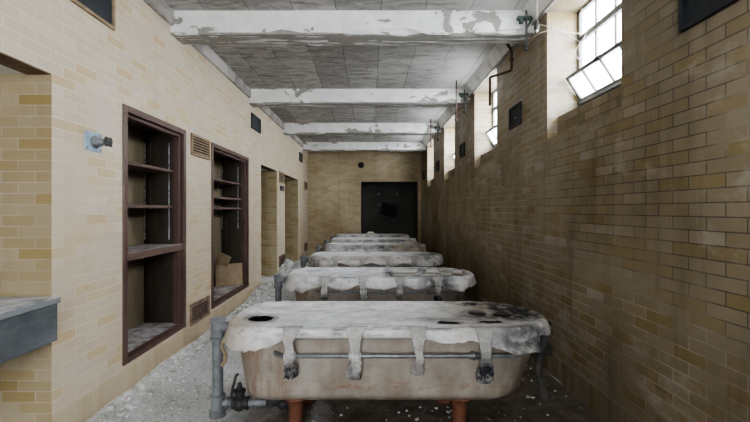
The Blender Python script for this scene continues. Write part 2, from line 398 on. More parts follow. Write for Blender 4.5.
# right wall, window recesses with sloping brick sills
WY0, WY1, WZ0, WZF, WD = 2.53, 3.59, 2.09, 2.40, .33
mb = MB(); wins = [(WY0 + BAY * k, WY1 + BAY * k, WZ0, ZT, WD, True) for k in range(-1, 4)]
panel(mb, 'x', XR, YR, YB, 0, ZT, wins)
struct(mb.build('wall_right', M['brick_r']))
mb = MB()
for h in wins:
    x2 = XR + .095; pr = [(XR, WZ0), (x2, WZ0), (x2, 2.295), (XR + WD, WZF)]
    for (xa, za), (xb_, zb) in zip(pr, pr[1:]): mb.quad((xa, h[0], za), (xa, h[1], za), (xb_, h[1], zb), (xb_, h[0], zb))
struct(mb.build('trim_sills', M['brick_sill']))

BO = (-.28, 1.50, 0.0, 2.34)
mb = MB(); panel(mb, 'y', YB, XL, XR, 0, ZC, [BO]); struct(mb.build('wall_back', M['brick_b']))
mb = MB(); yb2 = YB + 1.3
mb.quad((BO[0], YB, 0), (BO[0], yb2, 0), (BO[0], yb2, BO[3]), (BO[0], YB, BO[3]))
mb.quad((BO[1], YB, 0), (BO[1], yb2, 0), (BO[1], yb2, BO[3]), (BO[1], YB, BO[3]))
mb.quad((BO[0], yb2, 0), (BO[1], yb2, 0), (BO[1], yb2, BO[3]), (BO[0], yb2, BO[3]))
mb.quad((BO[0], YB, BO[3]), (BO[1], YB, BO[3]), (BO[1], yb2, BO[3]), (BO[0], yb2, BO[3]))
struct(mb.build('wall_dark_recess', M['dark_wall']))
mb = MB(); panel(mb, 'y', YR, XL, XR, 0, ZC, [(-1.3, .3, 1.0, 2.6, -.3)]); struct(mb.build('wall_rear', M['brick_b']))  # unseen opening added to let fill light in from behind
mb = MB(); mb.box((XL - .2, YR - .2, ZC), (XR + .2, YB + .2, ZC + .1)); struct(mb.build('ceiling', M['ceiling']))
for nm, x0, x1 in (('left', XL - .02, XL + .035), ('right', XR - .035, XR + .02)):
    mb = MB(); mb.box((x0, YR, ZT), (x1, YB, ZC)); struct(mb.build('trim_' + nm, M['cornice'], bevel=.012))
# loose ledge of bare plaster along the window side of the ceiling
mb = MB()
mb.quad((XR - .03, YR, ZT + .01), (XR - .03, YB, ZT + .01), (XR - .13, YB, ZC - .002), (XR - .13, YR, ZC - .002))
struct(mb.build('trim_cove', M['cove']))
segs = [(YR, ALC[0]), (ALC[1], DOORA[0]), (DOORA[1], DOORB[0]), (DOORB[1], YB)]
mb = MB()
for a, b in segs: mb.box((XL - .01, a, 0), (XL + .012, b, .19))
struct(mb.build('baseboard_left', M['base_l'], bevel=.006))
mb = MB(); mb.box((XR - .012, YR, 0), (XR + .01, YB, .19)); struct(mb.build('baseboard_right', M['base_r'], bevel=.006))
mb = MB(); mb.box((XL, YB - .012, 0), (BO[0], YB + .01, .19)); struct(mb.build('baseboard_back', M['base_l']))

# beams with chipped plaster arrises
def beam(y0, y1, z0, z1, seed):
    mb = MB(); b = mb.b; n = 110; x0, x1 = XL - .02, XR + .02
    prof = []
    ny, nz = 6, 6
    for k in range(nz + 1): prof.append((y0, z1 + (z0 - z1) * k / nz))
    for k in range(1, ny + 1): prof.append((y0 + (y1 - y0) * k / ny, z0))
    for k in range(1, nz + 1): prof.append((y1, z0 + (z1 - z0) * k / nz))
    rings = []
    for i in range(n + 1):
        x = x0 + (x1 - x0) * i / n; r = []
        for (y, z) in prof:
            p = Vector((x * 1.0 + seed * 7.3, y * 4, z * 4))
            d = mn.noise(p * 1.3) * .012 + mn.noise(p * 5) * .006
            edge = max(0, 1 - min(abs(y - y0) + abs(z - z0), abs(y - y1) + abs(z - z0)) / .05)
            c = max(0, mn.noise(Vector((x * 3.1, seed * 3.7, (y > (y0 + y1) / 2) * 9.1))) - .02) * .10 * edge
            cy = (y0 + y1) / 2
            r.append(b.verts.new((x, y + (cy - y) * (c * 3) + d * .6, z + c + d)))
        rings.append(r)
    for i in range(n):
        for k in range(len(prof) - 1): b.faces.new((rings[i][k], rings[i + 1][k], rings[i + 1][k + 1], rings[i][k + 1]))
    return struct(mb.build('ceiling_beam', M['beam'], smooth=False))
for k in range(-1, 4): beam(3.86 + BAY * k, 4.12 + BAY * k, 3.165, ZC + .01, k + 2)

TX = [.133, .129, .107, .106, .092, .080]
TY = [2.77, 4.63, 6.50, 8.40, 10.05, 11.72]
# floor: a rough dusty sheet banked up against the walls
def floor_h(x, y):
    h = mn.noise(Vector((x * 1.7, y * 1.7, 3))) * .012 + mn.noise(Vector((x * 7, y * 7, 9))) * .006
    e = max(0, 1 - (x - XL) / .35); h += .030 * e * e * (.6 + mn.noise(Vector((x * 3, y * 2.3, 1))))
    d = math.hypot((x + 1.62) / .55, (y - 6.9) / 1.0); h += .17 * max(0, 1 - d * d) * (.8 + .5 * mn.noise(Vector((x * 6, y * 6, 5))))
    d = math.hypot((x + 1.75) / .5, (y - 8.9) / .9); h += .30 * max(0, 1 - d * d) * (.8 + .5 * mn.noise(Vector((x * 6, y * 6, 5))))
    return max(-.012, h)
def floor():
    mb = MB(); b = mb.b; xs = [-3.9 + .05 * i for i in range(int(5.8 / .05) + 1)]; ys = [YR]
    while ys[-1] < YB + 1.35: ys.append(ys[-1] + (.04 if 1.8 < ys[-1] < 5 else .08))
    g = [[b.verts.new((x, y, floor_h(x, y))) for x in xs] for y in ys]
    for j in range(len(ys) - 1):
        for i in range(len(xs) - 1): b.faces.new((g[j][i], g[j][i + 1], g[j + 1][i + 1], g[j + 1][i]))
    return struct(mb.build('floor', M['floor'], smooth=True))
floor()
def rubble():
    mb = MB(); b = mb.b
    for _ in range(11000):
        y = 1.6 + 10.5 * random.random() ** 1.7
        u = random.random()
        x = XL + .02 + random.random() ** 2.0 * 1.1 if u < .8 else random.uniform(XL + .05, XR - .06)
        if ALC[0] < y < ALC[1] and x < XL + .05: continue
        s = random.choice((.003, .004, .005, .007, .011)) * random.uniform(.7, 1.3) * (1 + .10 * y)
        if x < XL + .22: s *= 1.9
        if x - s * 1.3 < XL + .016: x = XL + .02 + s * 1.3
        if any(abs(x - TX[i]) < 1.0 and abs(abs(y - TY[i]) - .235) < .10 for i in range(6)) or any(abs(y - TY[i]) < .12 and -1.32 < x < -.6 for i in range(6)): continue
        n = random.randint(4, 6); a0 = random.random() * 6.3; z = floor_h(x, y); h = s * random.uniform(.25, .8)
        tl = random.uniform(-.4, .4)
        lo, hi = [], []
        for k in range(n):
            a = a0 + 2 * PI * k / n + random.uniform(-.3, .3); r = s * random.uniform(.6, 1.2)
            px, py = x + math.cos(a) * r, y + math.sin(a) * r
            lo.append(b.verts.new((px, py, z - .004))); hi.append(b.verts.new((x + (px - x) * .85, y + (py - y) * .85, z + h + tl * (px - x))))
        b.faces.new(hi)
        for k in range(n): b.faces.new((lo[k], lo[(k + 1) % n], hi[(k + 1) % n], hi[k]))
    o = mb.build('plaster_rubble', M['chip'])
    return tag(o, 'crumbled plaster flakes and rubble strewn over the floor', 'rubble', kind='stuff')
rubble()

# windows: steel frame, fixed lights, tilted bottom hopper
def window(n, k):
    y0, y1 = WY0 + BAY * k, WY1 + BAY * k; X = XR + WD - .03
    r = bpy.data.objects.new('window_%d' % n, None); COL.objects.link(r); r['kind'] = 'structure'
    mb = MB(); w = .022
    for y in (y0 + .015, y1 - .015): mb.box((X - .025, y - w, WZF), (X + .025, y + w, ZT))
    for z, ww in ((WZF + .012, .014), (2.70, .020), (2.985, .024), (ZT - .012, .014)): mb.box((X - .025, y0, z - ww), (X + .025, y1, z + ww))
    for i in range(1, 4):
        y = y0 + (y1 - y0) * i / 4; mb.box((X - .012, y - .010, 2.70), (X + .012, y + .010, ZT))
    mb.build('window_frame', M['steel'], r)
    mb = MB(); mb.box((X - .002, y0 + .02, 2.71), (X + .002, y1 - .02, ZT - .01)); mb.build('pane', M['glass'], r)
    # hopper leans into the room about its lower edge
    ang = math.radians(33); hh = .255; T = Matrix.Translation((X, 0, WZF + .03)) @ Matrix.Rotation(-ang, 4, 'Y')
    mb = MB(); a, b = y0 + .03, y1 - .03
    for z in (0.012, hh - .012): mb.box((-.014, a, z - .014), (.014, b, z + .014), T)
    for y in (a + .014, b - .014): mb.box((-.014, y - .014, 0), (.014, y + .014, hh), T)
    for i in range(1, 4):
        y = a + (b - a) * i / 4; mb.box((-.010, y - .009, 0), (.010, y + .009, hh), T)
    sash = mb.build('hopper_sash', M['steel'], r)
    mb = MB(); mb.box((-.002, a, .01), (.002, b, hh - .01), T); mb.build('pane', M['glass'], sash)
    mb = MB(); mb.box((-.030, (a + b) / 2 - .03, hh - .03), (.0, (a + b) / 2 + .03, hh + .005), T); mb.build('latch', M['iron'], sash)
for n, k in enumerate((0, 1, 2, 3, -1)): window(n + 1, k)

# ================================================================== cupboards let into the left wall
def cupboard(op, label, shelves, deep=.42):
    y0, y1, z0, z1 = op; t = thing('built_in_cupboard', label, 'cupboard', (XL, (y0 + y1) / 2, z0))
    L = Vector(t.location)
    def put(mb, name, mat, bevel=.003):
        o = mb.build(name, mat, t, bevel=bevel); o.location = -L; return o
    fw = .055
    mb = MB()
    for (a, b, c, d) in ((y0, y0 + fw, z0, z1), (y1 - fw, y1, z0, z1), (y0 + fw, y1 - fw, z1 - fw, z1), (y0 + fw, y1 - fw, z0, z0 + fw * .8)):
        mb.box((XL - .06, a, c), (XL + .012, b, d))
    iw = .03
    for (a, b, c, d) in ((y0 + fw, y0 + fw + iw, z0 + fw * .8, z1 - fw), (y1 - fw - iw, y1 - fw, z0 + fw * .8, z1 - fw), (y0 + fw + iw, y1 - fw - iw, z1 - fw - iw, z1 - fw)):
        mb.box((XL - .09, a, c), (XL - .025, b, d))
    put(mb, 'frame', M['frame_wood'], .005)
    i0, i1 = y0 + .03, y1 - .03; xb = XL - deep
    mb = MB(); mb.box((xb - .02, i0 - .022, z0 - .02), (xb, i1 + .022, z1 + .02)); put(mb, 'back_panel', M['back_wood'])
    for y in (i0, i1):
        mb = MB(); s = .02 if y == i1 else -.02
        mb.box((xb - .004, min(y, y + s), z0 - .02), (XL - .055, max(y, y + s), z1 + .02))
        if y == i1:   # a raised stile and cleats on the side that shows
            mb.box((xb + .04, y - .012, z0 + .05), (xb + .075, y, z1 - .05)); mb.box((XL - .13, y - .012, z0 + .05), (XL - .095, y, z1 - .05))
        put(mb, 'side_panel', M['case_wood'])
    for x in (xb + .012, XL - .155):
        mb = MB(); mb.box((x - .006, i1 - .006, z0 + .92), (x + .006, i1 - .0005, z1 - .14)); put(mb, 'shelf_rail', M['pale_strip'], 0)
    mb = MB(); mb.box((xb, i0, z1 - .02), (XL - .055, i1, z1)); put(mb, 'top_board', M['case_wood'])
    mb = MB(); mb.box((xb, i0, z0 + .0), (XL - .055, i1, z0 + .05)); put(mb, 'bottom_board', M['shelf_wood'])
    for z, th, fr in shelves:
        mb = MB(); mb.box((xb, i0, z - th), (XL - max(fr, .062), i1, z))
        if fr < .06: mb.box((XL - .062, y0 + fw + .001, z - th - .004), (XL + .004, y1 - fw - .001, z + .003))
        put(mb, 'shelf', M['shelf_wood'], .004)
    return t
cupboard(CUP1, 'nearer built-in open cupboard, maroon frame, with one thick dusty middle shelf', [(1.865, .028, .10), (1.495, .028, .10), (1.095, .055, .035)])
c2 = cupboard(CUP2, 'farther built-in open cupboard, maroon frame, with a fallen board inside', [(1.87, .026, .10), (1.63, .026, .10), (1.485, .026, .09)])
T = Matrix.Translation((-2.166, 6.09, .284)) @ Matrix.Rotation(math.radians(34), 4, 'Z') @ Matrix.Rotation(math.radians(-6), 4, 'X')
mb = MB(); mb.box((-.205, -.012, .0), (.20, .012, .335), T); mb.box((-.205, -.016, .17), (.20, -.011, .182), T)
tag(mb.build('loose_board', M['plank'], bevel=.003), 'wide tan board propped upright in the bottom of the farther cupboard', 'board')
T = Matrix.Translation((-2.235, 5.99, .70)) @ Matrix.Rotation(math.radians(24), 4, 'Y') @ Matrix.Rotation(math.radians(-8), 4, 'X')
mb = MB(); mb.box((-.085, -.012, -.08), (.11, .012, .085), T); mb.box((-.06, -.016, .02), (-.03, -.011, .05), T)
tag(mb.build('loose_board', M['plank'], bevel=.003), 'small tan board tilted on top of the wide one in the farther cupboard', 'board')

# ================================================================== vents and fittings
def louvre(y0, y1, z0, z1, label, mat='vent_brown', group=None, side=-1):
    X = XL if side < 0 else XR; s = 1 if side < 0 else -1
    t = thing('wall_vent', label, 'vent', (X, (y0 + y1) / 2, z0), group); L = -Vector(t.location)
    fw = .028
    def B(mb, xa, xb, a, b, c, d): mb.box((min(X + s * xa, X + s * xb), a, c), (max(X + s * xa, X + s * xb), b, d))
    mb = MB()
    for (a, b, c, d) in ((y0, y0 + fw, z0, z1), (y1 - fw, y1, z0, z1), (y0 + fw, y1 - fw, z0, z0 + fw), (y0 + fw, y1 - fw, z1 - fw, z1)): B(mb, -.004, .022, a, b, c, d)
    mb.build('frame', M[mat], t, bevel=.004).location = L
    mb = MB(); n = max(4, int((z1 - z0 - 2 * fw) / .028)); lo_ = z0 < 1; st = (z1 - z0 - 2 * fw) / n
    for i in range(n):
        zc = z0 + fw + st * (i + .5)
        Tm = Matrix.Translation((X + s * .009, 0, zc)) @ Matrix.Rotation(s * (.6 if lo_ else -.5), 4, 'Y')
        mb.box((-.002, y0 + fw, -st * (.42 if lo_ else .30)), (.002, y1 - fw, st * (.42 if lo_ else .30)), Tm)
    mb.build('louvre', M[mat], t).location = L
    mb = MB(); B(mb, .0005, .002, y0 + fw * .5, y1 - fw * .5, z0 + fw * .5, z1 - fw * .5); mb.build('backing', M['black'], t).location = L
    return t
louvre(4.29, 4.77, 2.05, 2.29, 'brown louvred vent between the two cupboards, at their top')
louvre(4.27, 4.77, .19, .42, 'rusty louvred vent between the two cupboards, near the floor', 'vent_rust')
louvre(8.46, 8.96, 2.04, 2.28, 'brown louvred vent on the pier between the two alcoves, at their top')
louvre(8.46, 8.96, .22, .46, 'rusty louvred vent on the pier between the two alcoves, near the floor', 'vent_rust')
louvre(11.70, 12.2, 2.06, 2.30, 'brown louvred vent past the far alcove, high in the wall corner')
louvre(11.70, 12.2, .22, .46, 'rusty louvred vent past the far alcove, near the floor', 'vent_rust')

def hatch(X, s, y0, y1, z0, z1, label, frame, group, deep=.02):
    t = thing('vent_hatch', label, 'vent', (X, (y0 + y1) / 2, z0), group); L = -Vector(t.location)
    fw = .024; mb = MB()
    for (a, b, c, d) in ((y0, y0 + fw, z0, z1), (y1 - fw, y1, z0, z1), (y0 + fw, y1 - fw, z0, z0 + fw), (y0 + fw, y1 - fw, z1 - fw, z1)):
        mb.box((min(X - s * .004, X + s * deep), a, c), (max(X - s * .004, X + s * deep), b, d))
    mb.build('frame', M[frame], t, bevel=.003).location = L
    mb = MB(); mb.box((min(X, X + s * .004), y0 + .01, z0 + .01), (max(X, X + s * .004), y1 - .01, z1 - .01))
    mb.build('plate', M['vent_dark'], t).location = L
    mb = MB(); mb.lathe((X + s * .004, (y0 + y1) / 2, (z0 + z1) / 2 - .02), (s, 0, 0), [(0, .012), (.008, .012), (.012, .006)], 10)
    mb.build('screw', M['pale'], t, smooth=True).location = L
    return t
GR = 'dark hatches on the window wall'
names = ['largest dark hatch high on the window wall, nearest the camera', 'dark square hatch between the first and second windows, below the bent rusty pipe',
         'dark hatch on the window wall between the second and third windows', 'small dark hatch between the third and fourth windows', 'tiny dark hatch past the fourth window, beside the end wall']
for k in range(5): hatch(XR, -1, 1.70 + BAY * k, 2.04 + BAY * k - (.06 if k == 4 else 0), 2.365, 2.605, names[k], 'vent_dark', GR)
hatch(XL, 1, 2.50, 3.0, 2.81, 3.19, 'dark hatch in a brown frame, topmost on the wall above the blue valve plate', 'vent_brown', 'dark hatches on the cupboard wall')
hatch(XL, 1, 6.47, 7.0, 2.80, 3.05, 'dark hatch high above the gap between cupboard and first alcove', 'vent_dark', 'dark hatches on the cupboard wall')
hatch(XL, 1, 10.86, 11.32, 2.80, 3.05, 'small dark hatch high above the far alcove, next the end wall', 'vent_dark', 'dark hatches on the cupboard wall')
# little switch under the pier vent
mb = MB(); mb.box((XL - .002, 8.55, 1.87), (XL + .035, 8.82, 1.98)); mb.box((XL + .03, 8.66, 1.90), (XL + .05, 8.70, 1.95))
tag(mb.build('switch_box', M['iron'], bevel=.004), 'small black switch box just under the vent on the alcove pier', 'switch')
# round vent in the end wall
t = thing('round_vent', 'small dark oval vent hole high in the end wall', 'vent', (-.28, YB, 2.86))
mb = MB(); mb.lathe((0, -.022, 0), (0, 1, 0), [(0, .085), (.004, .095), (.02, .098), (.022, .09)], 24); mb.build('rim', M['iron'], t, smooth=True)
mb = MB(); mb.lathe((0, -.030, 0), (0, 1, 0), [(0, .07), (.01, .072)], 24); mb.build('disc', M['black'], t)
# valve on its blue plate
t = thing('wall_valve', 'dark valve knob on a pale blue square plate, left of the nearer cupboard', 'valve', (XL, 2.775, 1.93)); 
mb = MB(); mb.box((-.002, -.085, -.07), (.010, .085, .07)); mb.build('plate', M['blue'], t, bevel=.005)
mb = MB(); mb.lathe((.008, .012, 0), (1, 0, 0), [(0, .045), (.01, .046), (.014, .030), (.05, .028), (.055, .018), (.085, .016)], 24); mb.build('valve_body', M['galv'], t, smooth=True)
mb = MB(); mb.lathe((.085, .012, 0), (1, 0, 0), [(0, .016), (.004, .030), (.03, .031), (.036, .024), (.04, .005)], 12)
for k in range(4):
    a = PI / 4 + k * PI / 2; mb.lathe((.105, .012 + .03 * math.cos(a), .03 * math.sin(a)), (0, math.cos(a), math.sin(a)), [(-.008, .010), (.008, .010), (.012, .006)], 10)
mb.build('knob', M['iron'], t, smooth=True)
for k in range(4):
    mb = MB(); mb.lathe((.009, .068 * (1 if k % 2 else -1), .052 * (1 if k // 2 else -1)), (1, 0, 0), [(0, .008), (.004, .008), (.006, .004)], 8); mb.build('screw', M['steel'], t)

# slate counter in the near alcove
t = thing('slate_counter', 'grey slate counter with dust on top, in the near alcove', 'counter', (-2.4, 1.75, 0)); L = -Vector(t.location)
mb = MB(); mb.box((-2.85, .95, .885), (-1.885, 2.412, .922)); mb.build('counter_top', M['slate_top'], t, bevel=.006).location = L
mb = MB(); mb.box((-1.945, .97, .655), (-1.905, 2.41, .885)); mb.build('side_apron', M['slate'], t, bevel=.004).location = L
mb = MB(); mb.box((-2.85, .97, .655), (-1.945, 1.01, .885)); mb.build('end_apron', M['slate'], t, bevel=.004).location = L
for x in (-2.80, -2.02):
    mb = MB(); mb.box((x - .04, 1.02, 0.0), (x + .04, 1.10, .885)); mb.build('leg', M['slate'], t, bevel=.006).location = L

# ================================================================== bath tubs
A, B_, RZ = 1.06, .375, .712
def smooth(a, b, x):
    if a > b: return 1 - smooth(b, a, x)
    t = max(0, min(1, (x - a) / (b - a))); return t * t * (3 - 2 * t)
def outline(N=280):
    pts = []
    for i in range(4000):
        th = 2 * PI * i / 4000; c, s = math.cos(th), math.sin(th)
        n = 2.35 if c > 0 else 3.1
        # straight sides: superellipse ends joined by straights
        e = B_ * (1.35 if c > 0 else .95); cx = (A - e) * (1 if c > 0 else -1)
        pts.append(Vector((cx + e * math.copysign(abs(c) ** (2 / n), c), B_ * math.copysign(abs(s) ** (2 / n), s))))
    pts.append(pts[0].copy()); cum = [0]
    for i in range(1, len(pts)): cum.append(cum[-1] + (pts[i] - pts[i - 1]).length)
    out = []; j = 0
    for k in range(N):
        d = cum[-1] * k / N
        while cum[j + 1] < d: j += 1
        f = (d - cum[j]) / max(1e-9, cum[j + 1] - cum[j]); out.append(pts[j].lerp(pts[j + 1], f))
    nrm = []
    for k in range(N):
        tg = (out[(k + 1) % N] - out[k - 1]).normalized(); nrm.append(Vector((tg.y, -tg.x)))
    for _ in range(3): nrm = [(nrm[k - 1] + nrm[k] + nrm[(k + 1) % N]).normalized() for k in range(N)]
    return out, nrm
OUT, NRM = outline()
NP = len(OUT)
def shrink(p, n, ins, left=0.0, right=0.0):
    """inset along the normal, plus an extra taper of the left / right end"""
    q = p - n * ins
    w = max(0, (abs(p.x) - .45) / (A - .45)); w = w * w * (3 - 2 * w)
    q.x += (left if p.x < 0 else -right) * w
    return q
def tub_mesh(basin=False):
    mb = MB(); b = mb.b
    rows = []   # (inset, left taper, right taper, z)
    rows += [(.055, 0, 0, .640), (.055, 0, 0, .672), (.048, 0, 0, .690), (.034, 0, 0, .698), (.016, 0, 0, .699), (.004, 0, 0, .690), (0, 0, 0, .676), (.003, 0, 0, .662), (.014, 0, 0, .654), (.028, 0, 0, .652), (.034, .01, .01, .640)]
    for k in range(1, 9):
        f = k / 8; rows.append((.034 + .022 * f, .01 + .035 * f, .01 + .10 * f, .640 - .33 * f))
    for k in range(1, 7):
        a = PI / 2 * k / 6; rows.append((.056 + .075 * (1 - math.cos(a)), .045 + .01 * k / 6, .11 + .02 * k / 6, .310 - .065 * math.sin(a)))
    rows += [(.25, .1, .2, .240), (.33, .1, .2, .238)]
    inner = []
    for k in range(1, 9):
        f = k / 8; inner.append((.055 + .03 * f, .02 * f, .10 * f, .640 - .25 * f))
    for k in range(1, 6):
        a = PI / 2 * k / 5; inner.append((.085 + .10 * (1 - math.cos(a)), .03, .12, .39 - .08 * math.sin(a)))
    inner += [(.30, .1, .2, .305)]
    ni = len(inner)
    seq = inner[::-1] + rows if not basin else inner[::-1] + rows[:1]
    if not basin: seq = seq[ni:]
    rings = []
    for ins, lf, rt, z in seq:
        r = []
        for i in range(0, NP, 2):
            q = shrink(OUT[i], NRM[i], min(ins, .26), lf, rt)
            if ins > .2: q.y *= .8 if ins < .3 else .35
            r.append(b.verts.new((q.x, q.y, z + .012 * smooth(.35, .64, z))))
        rings.append(r)
    n = len(rings[0])
    for j in range(len(rings) - 1):
        for i in range(n): b.faces.new((rings[j][i], rings[j][(i + 1) % n], rings[j + 1][(i + 1) % n], rings[j + 1][i]))
    b.faces.new(rings[0] if basin else rings[-1])
    return mb
tub = thing('bathtub', 'x', 'bathtub', (TX[0], TY[0], 0), 'row of long bathtubs')
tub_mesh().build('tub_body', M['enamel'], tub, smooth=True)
basin0 = tub_mesh(True).build('basin', M['basin_shaded'], tub, smooth=True)  # nearest basin painted dark so the cover's holes look shaded
clean = basin0.data.copy(); clean.materials[0] = M['basin']
for x in (-.61, .44):
    for y in (-.235, .235):
        mb = MB(); mb.lathe((x, y, .262), (0, 0, -1), [(0, .080), (.012, .074), (.03, .054), (.06, .046), (.18, .043), (.21, .050), (.235, .066), (.264, .070)], 20)
        mb.build('foot', M['foot'], tub, smooth=True)
mb = MB(); yr = -B_ - .020; zr = .572
mb.tube([(-.715, yr + .06, zr), (-.70, yr + .02, zr), (-.67, yr, zr), (.74, yr, zr), (.80, yr + .03, zr), (.82, yr + .08, zr)], .0135, 14)
rail = mb.build('strap_rail', M['rail'], tub, smooth=True)
for x in (.49,):
    mb = MB(); mb.lathe((x - .03, yr, zr), (1, 0, 0), [(0, .015), (.003, .018), (.022, .019), (.026, .026), (.034, .026), (.038, .019), (.057, .018), (.06, .015)], 16); mb.build('coupling', M['rail'], rail, smooth=True)
    mb = MB(); mb.tube([(x, yr, zr), (x, yr + .03, zr), (x, yr + .062, zr)], .009, 10); mb.build('bracket', M['rail'], rail)
# drain under the tub
mb = MB(); mb.tube([(-.80, 0, .30), (-.80, 0, .20), (-.79, 0, .13), (-.75, 0, .09), (-.70, 0, .085)], .035, 14)
mb.lathe((-.80, 0, .155), (0, 0, 1), [(-.06, .05), (-.04, .062), (.04, .062), (.06, .05)], 18); mb.build('drain_trap', M['iron'], tub, smooth=True)
lab = ['nearest bathtub, standing on rust-brown feet with a steel rail along its front', 'second bathtub from the camera, half uncovered with its white rim and inside showing', 'third bathtub from the camera, under a white sheet with scalloped hem',
       'fourth bathtub from the camera, under a torn spotted sheet brown at one end', 'fifth bathtub from the camera, under a plain pale sheet', 'last bathtub, close to the end wall and its dark opening']
tub['label'] = lab[0]
for i in range(1, 6):
    c = copy_tree(tub, (TX[i], TY[i], 0)); c['label'] = lab[i]
    for ch in c.children:
        if ch.name.startswith('basin'): ch.data = clean

